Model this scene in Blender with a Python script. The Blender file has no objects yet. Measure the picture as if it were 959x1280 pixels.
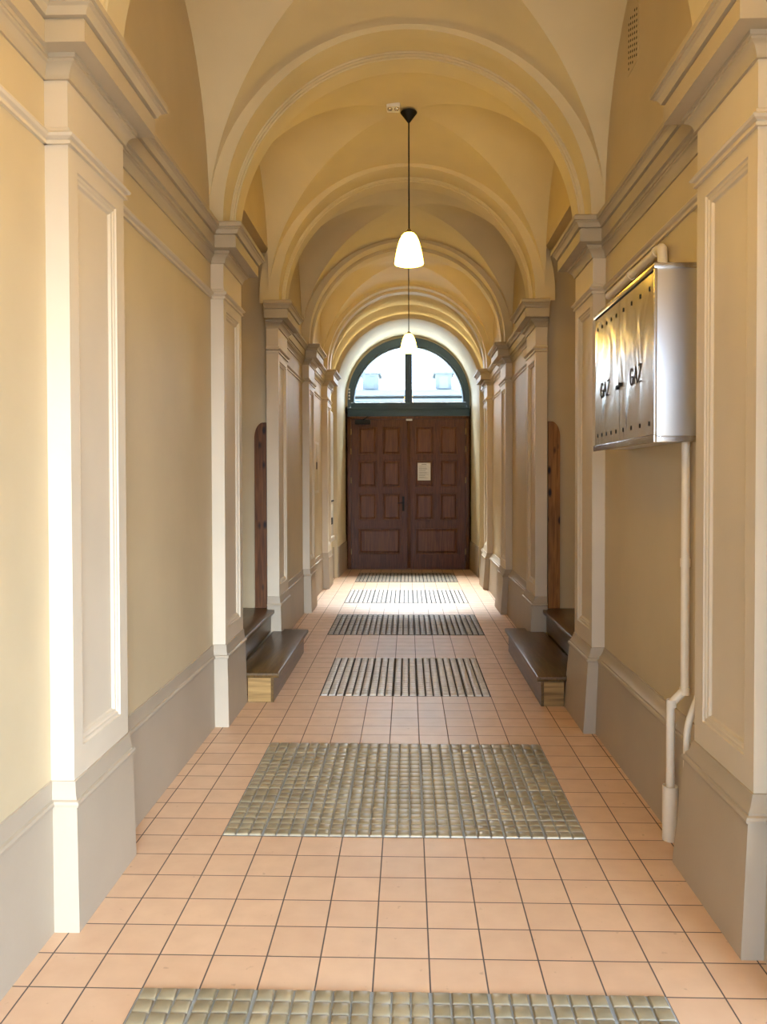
import bpy, bmesh, math, random
from mathutils import Vector, Matrix
random.seed(7)
scene = bpy.context.scene
COL = scene.collection
PI = math.pi

# ------------------------------------------------------------------ materials
def new_mat(name):
    m = bpy.data.materials.new(name); m.use_nodes = True
    nt = m.node_tree; nt.nodes.clear()
    out = nt.nodes.new('ShaderNodeOutputMaterial')
    return m, nt, out

class N:
    """small helper around a node tree"""
    def __init__(s, nt): s.nt = nt
    def n(s, typ, **kw):
        x = s.nt.nodes.new(typ)
        for k, v in kw.items():
            if k.startswith('i_'):
                x.inputs[k[2:].replace('_', ' ')].default_value = v
            else: setattr(x, k, v)
        return x
    def l(s, a, b): s.nt.links.new(a, b)
    def math(s, op, a, b=None, c=None):
        x = s.nt.nodes.new('ShaderNodeMath'); x.operation = op
        for i, v in enumerate((a, b, c)):
            if v is None: continue
            if isinstance(v, (int, float)): x.inputs[i].default_value = v
            else: s.l(v, x.inputs[i])
        return x.outputs[0]
    def mix(s, fac, a, b):
        x = s.nt.nodes.new('ShaderNodeMix'); x.data_type = 'RGBA'
        for sock, v in ((x.inputs[0], fac), (x.inputs[6], a), (x.inputs[7], b)):
            if isinstance(v, (int, float)): sock.default_value = v
            elif isinstance(v, tuple): sock.default_value = v if len(v) == 4 else (*v, 1)
            else: s.l(v, sock)
        return x.outputs[2]
    def ramp(s, fac, stops):
        x = s.nt.nodes.new('ShaderNodeValToRGB')
        el = x.color_ramp.elements
        while len(el) < len(stops): el.new(.5)
        for e, (p, c) in zip(el, stops):
            e.position = p; e.color = (c, c, c, 1) if isinstance(c, (int, float)) else (*c, 1)
        s.l(fac, x.inputs[0]); return x.outputs[0]

def paint(name, col, rough=.55, mott=.06, bump=.15, grain=60, spec=.35):
    m, nt, out = new_mat(name); h = N(nt)
    b = h.n('ShaderNodeBsdfPrincipled'); b.inputs['Roughness'].default_value = rough
    b.inputs['Specular IOR Level'].default_value = spec
    tc = h.n('ShaderNodeNewGeometry')
    n1 = h.n('ShaderNodeTexNoise', i_Scale=1.7, i_Detail=4.0); h.l(tc.outputs['Position'], n1.inputs['Vector'])
    n2 = h.n('ShaderNodeTexNoise', i_Scale=float(grain), i_Detail=3.0); h.l(tc.outputs['Position'], n2.inputs['Vector'])
    dark = tuple(c * (1 - mott) for c in col); lite = tuple(min(1, c * (1 + mott)) for c in col)
    f = h.ramp(n1.outputs[0], [(.3, 0.), (.7, 1.)])
    h.l(h.mix(f, dark, lite), b.inputs['Base Color'])
    bp = h.n('ShaderNodeBump', i_Strength=bump, i_Distance=.003); h.l(n2.outputs[0], bp.inputs['Height'])
    h.l(bp.outputs[0], b.inputs['Normal']); h.l(b.outputs[0], out.inputs[0])
    return m

def plain(name, col, rough=.5, metal=0., spec=.5):
    m, nt, out = new_mat(name); h = N(nt)
    b = h.n('ShaderNodeBsdfPrincipled'); b.inputs['Roughness'].default_value = rough
    b.inputs['Metallic'].default_value = metal; b.inputs['Specular IOR Level'].default_value = spec
    tc = h.n('ShaderNodeNewGeometry')
    n1 = h.n('ShaderNodeTexNoise', i_Scale=25., i_Detail=3.0); h.l(tc.outputs['Position'], n1.inputs['Vector'])
    h.l(h.mix(n1.outputs[0], tuple(c * .93 for c in col), tuple(min(1, c * 1.07) for c in col)), b.inputs['Base Color'])
    h.l(b.outputs[0], out.inputs[0])
    return m

def wood(name, dark, lite, axis='Z', rough=.4, knots=False, scale=1., spec=.25, knotcol=(.02, .01, .005)):
    m, nt, out = new_mat(name); h = N(nt)
    b = h.n('ShaderNodeBsdfPrincipled'); b.inputs['Roughness'].default_value = rough; b.inputs['Specular IOR Level'].default_value = spec
    tc = h.n('ShaderNodeNewGeometry')
    mp = h.n('ShaderNodeMapping'); h.l(tc.outputs['Position'], mp.inputs['Vector'])
    sc = {'X': (2.5, 38, 38), 'Y': (38, 2.5, 38), 'Z': (38, 38, 2.5)}[axis]
    mp.inputs['Scale'].default_value = tuple(c * scale for c in sc)
    n1 = h.n('ShaderNodeTexNoise', i_Scale=1.0, i_Detail=5.0, i_Distortion=.8); h.l(mp.outputs[0], n1.inputs['Vector'])
    f = h.ramp(n1.outputs[0], [(.32, 0.), (.68, 1.)])
    c = h.mix(f, dark, lite)
    if knots:
        mp2 = h.n('ShaderNodeMapping'); h.l(tc.outputs['Position'], mp2.inputs['Vector'])
        mp2.inputs['Scale'].default_value = (11, 11, 4.6); mp2.inputs['Location'].default_value = (.3, .1, .25)
        v = h.n('ShaderNodeTexVoronoi', i_Scale=1.0); h.l(mp2.outputs[0], v.inputs['Vector'])
        k = h.ramp(v.outputs['Distance'], [(.12, 1.), (.26, 0.)])
        c = h.mix(k, c, knotcol)
    h.l(c, b.inputs['Base Color'])
    bp = h.n('ShaderNodeBump', i_Strength=.15, i_Distance=.002); h.l(n1.outputs[0], bp.inputs['Height'])
    h.l(bp.outputs[0], b.inputs['Normal']); h.l(b.outputs[0], out.inputs[0])
    return m

ROW0 = 2.724
def tile_coords(h):
    g = h.n('ShaderNodeNewGeometry'); sp = h.n('ShaderNodeSeparateXYZ'); h.l(g.outputs['Position'], sp.inputs[0])
    u = h.math('DIVIDE', h.math('ADD', sp.outputs[0], 10.9), .2)
    v = h.math('DIVIDE', h.math('ADD', sp.outputs[1], 20.0 - ROW0), .2)
    cu = h.math('FLOOR', u); cv = h.math('FLOOR', v)
    fu = h.math('SUBTRACT', u, cu); fv = h.math('SUBTRACT', v, cv)
    cb = h.n('ShaderNodeCombineXYZ'); h.l(cu, cb.inputs[0]); h.l(cv, cb.inputs[1])
    wn = h.n('ShaderNodeTexWhiteNoise'); wn.noise_dimensions = '3D'; h.l(cb.outputs[0], wn.inputs[0])
    return g, sp, fu, fv, wn

def floor_mat():
    m, nt, out = new_mat('terracotta_tiles'); h = N(nt)
    b = h.n('ShaderNodeBsdfPrincipled'); b.inputs['Specular IOR Level'].default_value = .5
    g, sp, fu, fv, wn = tile_coords(h)
    eu = h.math('MINIMUM', fu, h.math('SUBTRACT', 1.0, fu)); ev = h.math('MINIMUM', fv, h.math('SUBTRACT', 1.0, fv))
    e = h.math('MINIMUM', eu, ev)
    gr = h.ramp(e, [(.009, 1.), (.018, 0.)])
    n1 = h.n('ShaderNodeTexNoise', i_Scale=9.0, i_Detail=6.0); h.l(g.outputs['Position'], n1.inputs['Vector'])
    n2 = h.n('ShaderNodeTexNoise', i_Scale=1.3, i_Detail=3.0); h.l(g.outputs['Position'], n2.inputs['Vector'])
    base = h.mix(wn.outputs[0], FLOOR_A, FLOOR_B)
    base = h.mix(h.math('MULTIPLY', h.ramp(n1.outputs[0], [(.35, 0.), (.75, 1.)]), .35), base, (.46, .27, .16))
    # foot-worn grey track down the middle; far grey paints in fanlight reflection
    ax = h.math('ABSOLUTE', h.math('ADD', sp.outputs[0], -.05))
    worn_sheen = h.math('MULTIPLY', h.ramp(ax, [(.15, 1.), (.75, 0.)]), h.ramp(n2.outputs[0], [(.3, .2), (.7, 1.)]))
    far = h.ramp(h.math('DIVIDE', sp.outputs[1], 16.), [(.18, .25), (.38, .9)])
    worn_sheen = h.math('MULTIPLY', worn_sheen, far)
    base = h.mix(h.math('MULTIPLY', worn_sheen, .6), base, (.37, .32, .27))
    st = h.n('ShaderNodeTexNoise', i_Scale=23.0, i_Detail=2.0); h.l(g.outputs['Position'], st.inputs['Vector'])
    base = h.mix(h.math('MULTIPLY', h.ramp(st.outputs[0], [(.70, 0.), (.78, 1.)]), .35), base, (.18, .11, .07))
    c = h.mix(gr, base, (.075, .058, .05))
    h.l(c, b.inputs['Base Color'])
    r = h.math('ADD', .36, h.math('MULTIPLY', gr, .4)); r = h.math('ADD', r, h.math('MULTIPLY', n1.outputs[0], .12))
    h.l(r, b.inputs['Roughness'])
    hgt = h.math('ADD', h.math('MULTIPLY', gr, -1.0), h.math('MULTIPLY', wn.outputs[0], .12))
    bp = h.n('ShaderNodeBump', i_Strength=.5, i_Distance=.002); h.l(hgt, bp.inputs['Height'])
    h.l(bp.outputs[0], b.inputs['Normal']); h.l(b.outputs[0], out.inputs[0])
    return m

def strip_mat(name, a, bcol, rough=.4):
    m, nt, out = new_mat(name); h = N(nt)
    b = h.n('ShaderNodeBsdfPrincipled'); b.inputs['Roughness'].default_value = rough
    g, sp, fu, fv, wn = tile_coords(h)
    n1 = h.n('ShaderNodeTexNoise', i_Scale=14.0, i_Detail=5.0); h.l(g.outputs['Position'], n1.inputs['Vector'])
    c = h.mix(wn.outputs[0], a, bcol)
    c = h.mix(h.math('MULTIPLY', h.ramp(n1.outputs[0], [(.4, 0.), (.7, 1.)]), .4), c, tuple(x * .55 for x in a))
    h.l(c, b.inputs['Base Color'])
    h.l(b.outputs[0], out.inputs[0])
    return m

def steel(name, col, rough, wav, scale=(3, 3, 1.2)):
    m, nt, out = new_mat(name); h = N(nt)
    b = h.n('ShaderNodeBsdfPrincipled'); b.inputs['Metallic'].default_value = 1.
    b.inputs['Base Color'].default_value = (*col, 1)
    g = h.n('ShaderNodeNewGeometry')
    mp = h.n('ShaderNodeMapping'); h.l(g.outputs['Position'], mp.inputs['Vector']); mp.inputs['Scale'].default_value = scale
    n1 = h.n('ShaderNodeTexNoise', i_Scale=1.0, i_Detail=1.5, i_Distortion=.6); h.l(mp.outputs[0], n1.inputs['Vector'])
    mp2 = h.n('ShaderNodeMapping'); h.l(g.outputs['Position'], mp2.inputs['Vector']); mp2.inputs['Scale'].default_value = (9, 9, 900)
    n2 = h.n('ShaderNodeTexNoise', i_Scale=1.0, i_Detail=2.0); h.l(mp2.outputs[0], n2.inputs['Vector'])
    h.l(h.math('ADD', rough, h.math('MULTIPLY', n2.outputs[0], .08)), b.inputs['Roughness'])
    bp = h.n('ShaderNodeBump', i_Strength=wav, i_Distance=.03); h.l(n1.outputs[0], bp.inputs['Height'])
    h.l(bp.outputs[0], b.inputs['Normal']); h.l(b.outputs[0], out.inputs[0])
    return m

def glass_mat():
    m, nt, out = new_mat('window_glass'); h = N(nt)
    t = h.n('ShaderNodeBsdfTransparent'); t.inputs[0].default_value = (.93, .97, .97, 1)
    gl = h.n('ShaderNodeBsdfGlossy'); gl.inputs['Roughness'].default_value = .02
    mx = h.n('ShaderNodeMixShader'); mx.inputs[0].default_value = .06
    h.l(t.outputs[0], mx.inputs[1]); h.l(gl.outputs[0], mx.inputs[2]); h.l(mx.outputs[0], out.inputs[0])
    return m

def glow(name, col, strength):
    m, nt, out = new_mat(name); h = N(nt)
    b = h.n('ShaderNodeBsdfPrincipled'); b.inputs['Base Color'].default_value = (.9, .85, .75, 1)
    b.inputs['Emission Color'].default_value = (*col, 1); b.inputs['Emission Strength'].default_value = strength
    h.l(b.outputs[0], out.inputs[0]); return m

FLOOR_A = (.60, .39, .235); FLOOR_B = (.66, .44, .27)
LAMP_COL = (1.0, .60, .07); LAMP_S = 72.
SKY_L = 8.2
M = dict(
    wall=paint('cream_wall_paint', (.50, .40, .24)),
    vault=paint('pale_vault_paint', (.62, .525, .33), bump=.06),
    trim=paint('cream_trim_paint', (.56, .475, .345), bump=.05),
    cornice=paint('darker_cornice_tone', (.40, .33, .225), bump=.05),  # trim tone darkened evenly for capitals and cornices
    dado=paint('greige_dado_paint', (.385, .315, .222), bump=.12, rough=.5),
    rail=paint('pale_rail_paint', (.54, .47, .36), bump=.04),
    floor=floor_mat(),
    olive=strip_mat('olive_ridged_tile', (.23, .185, .105), (.32, .26, .155), .3),
    palesheentile=strip_mat('pale_and_sheen_ridged_tile', (.48, .43, .36), (.56, .50, .42), .34),  # own pale tone between the steps; elsewhere paints in fanlight reflection
    brownreflecttile=strip_mat('brown_reflection_ridged_tile', (.20, .165, .115), (.29, .235, .165), .4),  # brown tone paints reflections into the strips beyond the steps
    grout=plain('blue_grey_grout', (.27, .29, .29), .7),
    darkgrout=plain('black_grout', (.025, .022, .02), .8),
    doorwood=wood('door_brown_wood', (.060, .019, .0045), (.13, .045, .012), 'Z', .38),
    doorpanel=wood('door_panel_wood', (.078, .026, .007), (.17, .062, .017), 'Z', .36, scale=.8),
    step=wood('step_brown_wood', (.060, .033, .010), (.125, .070, .022), 'Y', .3),
    stepend=wood('step_raw_wood', (.15, .08, .022), (.36, .215, .07), 'X', .55, scale=.7),
    pine=wood('orange_knotty_pine', (.17, .068, .016), (.33, .155, .042), 'Z', .45, True),
    pinedark=wood('brown_knotty_pine', (.085, .030, .008), (.18, .070, .020), 'Z', .45, True),
    teal=plain('dark_teal_paint', (.024, .056, .080), .42),
    glass=glass_mat(),
    black=plain('black_metal', (.010, .010, .010), .55, spec=.2),
    darkgap=plain('dark_gap', (.01, .009, .008), .9),
    brass=plain('worn_brass', (.35, .25, .12), .35, .9),
    white=plain('white_plastic', (.78, .76, .72), .4),
    paper=plain('white_paper', (.82, .82, .80), .7),
    ink=plain('grey_ink', (.15, .15, .16), .8),
    redink=plain('red_ink', (.45, .08, .06), .8),
    pipe=plain('cream_pipe_paint', (.70, .61, .46), .3),
    steel=steel('brushed_steel', (.74, .74, .73), .30, .03),
    steeldoor=steel('shiny_wavy_steel', (.72, .70, .67), .17, .26, (5, 4.5, 3.2)),
    steeledge=steel('steel_edge', (.62, .60, .57), .22, .02),
    lampglass=glow('lit_opal_glass', LAMP_COL, LAMP_S),
    lampglassbright=glow('brighter_lit_opal_glass', LAMP_COL, LAMP_S * 1.35),
    lampglassdim=glow('weaker_lit_opal_glass', LAMP_COL, LAMP_S * .62),
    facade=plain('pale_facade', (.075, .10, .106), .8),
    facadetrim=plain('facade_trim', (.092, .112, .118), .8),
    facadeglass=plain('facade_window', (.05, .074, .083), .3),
    street=plain('pale_street_stone', (.70, .70, .68), .8),
    paving=plain('grey_paving', (.13, .13, .125), .8),
)

# ------------------------------------------------------------------ mesh builder
class MB:
    def __init__(s): s.v = []; s.f = []
    def add(s, vs, fs):
        o = len(s.v); s.v += [tuple(v) for v in vs]; s.f += [tuple(i + o for i in f) for f in fs]; return s
    def quad(s, a, b, c, d): return s.add([a, b, c, d], [(0, 1, 2, 3)])
    def box(s, x0, x1, y0, y1, z0, z1):
        vs = [(x, y, z) for z in (z0, z1) for y in (y0, y1) for x in (x0, x1)]
        return s.add(vs, [(0, 2, 3, 1), (4, 5, 7, 6), (0, 1, 5, 4), (2, 6, 7, 3), (0, 4, 6, 2), (1, 3, 7, 5)])
    def bbox(s, x0, x1, y0, y1, z0, z1, b=.005):
        """bevelled box: chamfered on all edges"""
        bm = bmesh.new(); bmesh.ops.create_cube(bm, size=1)
        for v in bm.verts:
            v.co = ((x0 + x1) / 2 + v.co.x * (x1 - x0), (y0 + y1) / 2 + v.co.y * (y1 - y0), (z0 + z1) / 2 + v.co.z * (z1 - z0))
        bmesh.ops.bevel(bm, geom=bm.edges[:], offset=b, segments=2, affect='EDGES', profile=.6)
        bm.verts.index_update()
        s.add([v.co[:] for v in bm.verts], [tuple(v.index for v in f.verts) for f in bm.faces]); bm.free(); return s
    def loops(s, rings, closed=True, cap0=False, cap1=False):
        o = len(s.v); n = len(rings[0])
        for r in rings: s.v += [tuple(p) for p in r]
        for i in range(len(rings) - 1):
            for j in range(n if closed else n - 1):
                k = (j + 1) % n
                s.f.append((o + i * n + j, o + i * n + k, o + (i + 1) * n + k, o + (i + 1) * n + j))
        if cap0: s.f.append(tuple(o + j for j in range(n))[::-1])
        if cap1: s.f.append(tuple(o + (len(rings) - 1) * n + j for j in range(n)))
        return s
    def lathe(s, prof, c=(0, 0, 0), n=32):
        rings = [[(c[0] + r * math.cos(2 * PI * k / n), c[1] + r * math.sin(2 * PI * k / n), c[2] + z) for k in range(n)] for r, z in prof]
        return s.loops(rings)
    def tube(s, pts, r, n=12, caps=True):
        P = [Vector(p) for p in pts]; rings = []
        up = None
        for i, p in enumerate(P):
            a = P[max(i - 1, 0)]; b = P[min(i + 1, len(P) - 1)]
            t = (b - a).normalized()
            if up is None:
                up = Vector((0, 0, 1)) if abs(t.z) < .9 else Vector((1, 0, 0))
            u = (up - t * up.dot(t)).normalized(); w = t.cross(u); up = u
            rr = r[i] if isinstance(r, (list, tuple)) else r
            rings.append([p + u * rr * math.cos(2 * PI * k / n) + w * rr * math.sin(2 * PI * k / n) for k in range(n)])
        return s.loops(rings, True, caps, caps)
    def prism(s, poly, axis, a, b):
        """poly: 2-D outline; axis: extrude axis"""
        def P(p, t): return {'X': (t, p[0], p[1]), 'Y': (p[0], t, p[1]), 'Z': (p[0], p[1], t)}[axis]
        return s.loops([[P(p, a) for p in poly], [P(p, b) for p in poly]], True, True, True)
    def sweep(s, path, prof, side, ends=True):
        """moulding: prof = [(offset, z)] swept along a plan path with mitred corners"""
        P = [Vector(p) for p in path]; rings = []
        ns = []
        for a, b in zip(P, P[1:]):
            d = (b - a).normalized(); ns.append(Vector((d.y, -d.x)) * side)
        for i, p in enumerate(P):
            if i == 0: m = ns[0]
            elif i == len(P) - 1: m = ns[-1]
            else: m = (ns[i - 1] + ns[i]) / (1 + ns[i - 1].dot(ns[i]))
            rings.append([(p.x + m.x * o, p.y + m.y * o, z) for o, z in prof])
        s.loops(rings, False)
        if ends:
            for r in (rings[0], rings[-1]):
                o = len(s.v); s.v += [tuple(q) for q in r]; s.f.append(tuple(range(o, o + len(r))))
        return s
    def build(s, name, mat, parent=None, smooth=35, merge=True):
        me = bpy.data.meshes.new(name)
        me.from_pydata([tuple(v) for v in s.v], [], s.f)
        bm = bmesh.new(); bm.from_mesh(me)
        if merge: bmesh.ops.remove_doubles(bm, verts=bm.verts, dist=1e-5)
        bmesh.ops.recalc_face_normals(bm, faces=bm.faces)
        bm.to_mesh(me); bm.free()
        if smooth:
            me.polygons.foreach_set('use_smooth', [True] * len(me.polygons))
            me.set_sharp_from_angle(angle=math.radians(smooth))
        me.materials.append(mat)
        o = bpy.data.objects.new(name, me); COL.objects.link(o)
        if parent is not None:
            o.parent = parent
            o.matrix_parent_inverse = Matrix.Translation(-Vector(parent_loc(parent)))
        return o

def parent_loc(p): return Vector(p.location) if p.type == 'EMPTY' else Vector((0, 0, 0))

def tag(o, label=None, cat=None, group=None, kind=None):
    if label: o['label'] = label
    if cat: o['category'] = cat
    if group: o['group'] = group
    if kind: o['kind'] = kind
    return o
def empty(name, loc=(0, 0, 0)):
    o = bpy.data.objects.new(name, None); COL.objects.link(o); o.location = loc; o.empty_display_size = .1; return o
def copy_tree(o, parent=None):
    c = o.copy(); COL.objects.link(c)
    if parent is not None: c.parent = parent
    for ch in [x for x in bpy.data.objects if x.parent == o]: copy_tree(ch, c)
    return c

# ------------------------------------------------------------------ plan of the passage
XWL, XWR = -1.375, 1.403            # wall faces
XSL, XSR = -1.283, 1.314            # pilaster shaft faces
XC = .5 * (XWL + XWR); WV = .5 * (XWR - XWL) + .006
RA = 1.292; XA = .0155; ZA = 4.916 - RA       # arch soffit circle
ZS = 3.60                                      # vault springing
YL = [(.44, 1.08), (3.065, 3.705), (5.68, 6.325), (8.09, 8.74), (10.63, 11.29), (13.055, 13.70)]
YR = [(.44, 1.08), (2.994, 3.655), (5.628, 6.25), (8.13, 8.78), (10.60, 11.23), (13.045, 13.62)]
YEND, YDOOR, YBACK = 14.6, 16.0, -1.6
RECL, RECR = (6.325, 8.20), (6.25, 8.22)       # side recesses
ZREC = 4.09
YRIGHT0 = 2.45                                  # the right wall starts here; before it, unseen opening added for left-wall light

# ------------------------------------------------------------------ floor and strips
fl = MB(); NXF, NYF = 1, 1
fl.quad((-2.3, YBACK, 0), (2.3, YBACK, 0), (2.3, YDOOR + .25, 0), (-2.3, YDOOR + .25, 0))
floor = fl.build('floor', M['floor'], smooth=0)
tag(floor, 'terracotta square-tiled passage floor', 'floor', kind='structure')

def pillow(mb, x0, x1, y0, y1, z0, z1, b):
    zs = [(0, z0), (.002, z0 + (z1 - z0) * .62), (.005, z0 + (z1 - z0) * .86), (b, z1)]
    rings = []
    for ins, z in zs:
        rings.append([(x0 + ins, y0 + ins, z), (x1 - ins, y0 + ins, z), (x1 - ins, y1 - ins, z), (x0 + ins, y1 - ins, z)])
    mb.loops(rings, True, False, True)

def strip(c0, c1, r0, r1, mat, grout, gapx, gapy, nx, ny, label, backrow=False, h=.011, b=.008):
    g = MB(); x0, x1 = .2 * c0 - .9, .2 * c1 - .9; y0, y1 = ROW0 + .2 * r0, ROW0 + .2 * r1
    g.quad((x0, y0, .0012), (x1, y0, .0012), (x1, y1, .0012), (x0, y1, .0012))
    bed = g.build('ridged_tile_strip', grout, floor, smooth=0); tag(bed, label)
    mb = MB(); rnd = random.Random(c0 * 31 + r0)
    for c in range(c0, c1):
        for r in range(r0, r1):
            nyy = ny
            if backrow and (r == r1 - 1 or rnd.random() < .06): nyy = 2
            X, Y = .2 * c - .9, ROW0 + .2 * r
            m = .003
            w = (.2 - 2 * m) / nx; d = (.2 - 2 * m) / nyy
            dz = rnd.uniform(-.001, .001)
            for i in range(nx):
                for j in range(nyy):
                    pillow(mb, X + m + i * w + gapx, X + m + (i + 1) * w - gapx, Y + m + j * d + gapy, Y + m + (j + 1) * d - gapy, .001, h + dz, b)
    mb.build('ridged_tiles', mat, bed, smooth=50)
strip(0, 9, -7, 0, M['olive'], M['grout'], .003, .0012, 3, 3, 'nearest olive strip of ridged tiles across the passage floor')
strip(0, 9, 6, 13, M['olive'], M['grout'], .003, .0012, 3, 3, 'wide olive strip of ridged tiles in front of the steps', True)
strip(1, 8, 19, 26, M['palesheentile'], M['darkgrout'], .006, .0025, 3, 3, 'narrower pale strip of ridged tiles with black slots between the steps')
strip(0, 9, 32, 39, M['brownreflecttile'], M['darkgrout'], .007, .002, 3, 2, 'strip of ridged tiles with dark reflection tone painted in, just beyond the steps')
strip(0, 9, 44, 51, M['palesheentile'], M['darkgrout'], .007, .002, 3, 2, 'strip of ridged tiles with bright fanlight reflection painted in')  # pale colour stands in for the fanlight's reflection here
strip(0, 9, 56, 63, M['brownreflecttile'], M['darkgrout'], .007, .002, 3, 2, 'strip of ridged tiles with brown reflection tone painted in, in front of the door')

# ------------------------------------------------------------------ walls
ZTOP = 5.42
def wall(side):
    L = side > 0
    X = XWL if L else XWR; a, b = RECL if L else RECR
    y0 = YBACK if L else YRIGHT0
    mb = MB()
    XD = X - side * .85
    # one closed body: solid wall slabs with real thickness
    xo = X - side * .5
    mb.box(min(X, xo), max(X, xo), y0, a, -.02, ZTOP)
    if not L: mb.box(X, xo, YBACK, y0, 2.5, ZTOP); mb.box(X, xo, YBACK, -.6, -.02, 2.5)  # head of the added right opening keeps side daylight low
    mb.box(min(X, xo), max(X, xo), b, YEND + .02, -.02, ZTOP)
    mb.box(min(X, xo), max(X, xo), a, b, ZREC, ZTOP)            # lunette wall over the recess
    xr = X - side * 1.0
    mb.box(min(XD, xr), max(XD, xr), a - .2, b + .2, -.02, ZREC + .2)     # back of the recess
    mb.box(min(xo, xr), max(xo, xr), a - .2, a, -.02, ZREC + .2)
    mb.box(min(xo, xr), max(xo, xr), b, b + .2, -.02, ZREC + .2)
    mb.box(min(xo, xr), max(xo, xr), a, b, ZREC, ZREC + .2)
    o = mb.build('wall_left' if L else 'wall_right', M['wall'], smooth=0, merge=False)
    tag(o, ('left' if L else 'right') + ' plastered passage wall in cream paint', 'wall', kind='structure')
wall(1); wall(-1)
wb = MB(); wb.box(XWL - .5, XWR + .5, YBACK - .3, YBACK + .01, 3.3, ZTOP)  # unseen slab added to limit daylight from behind
tag(wb.build('light_cut_back', M['wall'], smooth=0), 'unseen slab added over the rear opening to cut daylight', 'wall', kind='structure')

# profiles (offset, height)
_TOP = [(-.009, 3.470), (-.009, 3.479), (.010, 3.481), (.014, 3.494), (.024, 3.507), (.036, 3.513), (.036, 3.520), (.048, 3.522), (.048, 3.549), (.034, 3.560)]
_OGEE = [(0, 3.304), (.012, 3.304), (.012, 3.313), (.014, 3.322), (.022, 3.340), (.034, 3.352), (.044, 3.356), (.044, 3.366), (.052, 3.367), (.052, 3.384)]
CROWN = _OGEE + [(.115, 3.388), (.115, 3.468)] + [(.115 + o, z) for o, z in _TOP] + [(0, 3.575)]
WCROWN = [(o * .8, z) for o, z in _OGEE] + [(.058, 3.387), (.058, 3.468)] + [(.058 + o * .9, z) for o, z in _TOP] + [(0, 3.575)]
ASTR = [(0, 3.058), (.014, 3.058), (.014, 3.071), (.005, 3.075), (.010, 3.081), (.022, 3.086), (.029, 3.095), (.022, 3.104), (.011, 3.108), (.011, 3.119), (0, 3.126)]
def plinth_prof(p0, p1):
    return [(p0, 0), (p0, .02), (p1, .490), (p1 + .009, .492), (p1 + .011, .502), (p1 + .007, .512), (p1 - .003, .516), (p1 - .003, .525), (p1 * .55, .541), (p1 * .25 + .004, .560), (.007, .579), (.007, .587), (0, .589)]
PLL, PLR = plinth_prof(.026, .016), plinth_prof(.072, .034)
DDL, DDR = plinth_prof(.018, .012), plinth_prof(.078, .05)

trim_n = [0]
def trim_name():
    trim_n[0] += 1; return 'trim_%d' % trim_n[0]

PLACE = {0: 'nearest the rear opening', 1: 'in the foreground', 2: 'before the steps', 3: 'just beyond the steps', 4: 'third from the door wall, past the steps', 5: 'closest to the door'}
PLACE[4] = 'second from the door'
def panel_face(mb, X, side, y0, y1, z0, z1, p):
    """shaft face toward the passage with a recessed, moulded panel; p = (y0,y1,z0,z1) of the panel's outer edge"""
    lv = [(0, 0), (.004, .008), (.012, .010), (.018, .006), (.024, .012), (.034, .014), (.040, .024), (.045, .026)]
    rings = [[(X, y0, z0), (X, y1, z0), (X, y1, z1), (X, y0, z1)]]
    for ins, d in lv:
        a, b, c, e = p[0] + ins, p[1] - ins, p[2] + ins, p[3] - ins
        x = X - side * d
        rings.append([(x, a, c), (x, b, c), (x, b, e), (x, a, e)])
    mb.loops(rings, True, False, True)

def pilaster(side, k, y0, y1):
    L = side > 0
    XW, XS = (XWL, XSL) if L else (XWR, XSR)
    xb = XW - side * .01 if k != 3 else XW - side * .03
    root = empty(trim_name(), (XS, (y0 + y1) / 2, 0))
    tag(root, ('left' if L else 'right') + ' cream pilaster with recessed panel and capital, ' + PLACE[k], 'pilaster', kind='structure')
    inset = .018 if L else .022
    a, b = y0 + inset, y1 - inset
    path = [(xb, a), (XS, a), (XS, b), (xb, b)]
    MB().sweep(path, PLL if L else PLR, side).build('plinth', M['dado'], root, smooth=24)
    sh = MB()
    panel_face(sh, XS, side, a, b, .0, 3.575, (a + .085, b - .095, .70, 2.985))
    sh.quad((xb, a, 0), (XS, a, 0), (XS, a, 3.575), (xb, a, 3.575))
    sh.quad((xb, b, 0), (XS, b, 0), (XS, b, 3.575), (xb, b, 3.575))
    sh.build('shaft', M['trim'], root, smooth=0)
    MB().sweep(path, ASTR, side).build('neck_moulding', M['trim'], root, smooth=24)
    MB().sweep(path, CROWN, side).build('capital', M['cornice'], root, smooth=24)
    return root
for k, (a, b) in enumerate(YL): pilaster(1, k, a, b)
for k, (a, b) in enumerate(YR):
    if k: pilaster(-1, k, a, b)

# dado, cornice and neck moulding along the walls between the pilasters
def runs(side):
    L = side > 0
    Y = YL if L else YR; rec = RECL if L else RECR
    out = []; prev = YBACK + .02 if L else YRIGHT0
    for k, (a, b) in enumerate(Y):
        if not L and k == 0: continue
        if k != 3: out.append((prev, a + .02))
        prev = b - .02
    out.append((prev, YEND + .01)); return out
for side in (1, -1):
    L = side > 0; XW = XWL if L else XWR; nm = 'left' if L else 'right'
    d = MB(); c = MB(); n = MB()
    for a, b in runs(side):
        pth = [(XW, a), (XW, b)]
        d.sweep(pth, DDL if L else DDR, side, True); c.sweep(pth, WCROWN, side, True); n.sweep(pth, ASTR, side, True)
    tag(d.build('baseboard_' + nm, M['dado'], smooth=24), 'tall greige dado along the ' + nm + ' wall', 'dado', kind='structure')
    tag(c.build(trim_name(), M['cornice'], smooth=24), 'moulded cornice along the ' + nm + ' wall between the capitals', 'cornice', kind='structure')
    tag(n.build(trim_name(), M['trim'], smooth=24), 'thin double moulding below the cornice of the ' + nm + ' wall', 'moulding', kind='structure')

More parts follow.
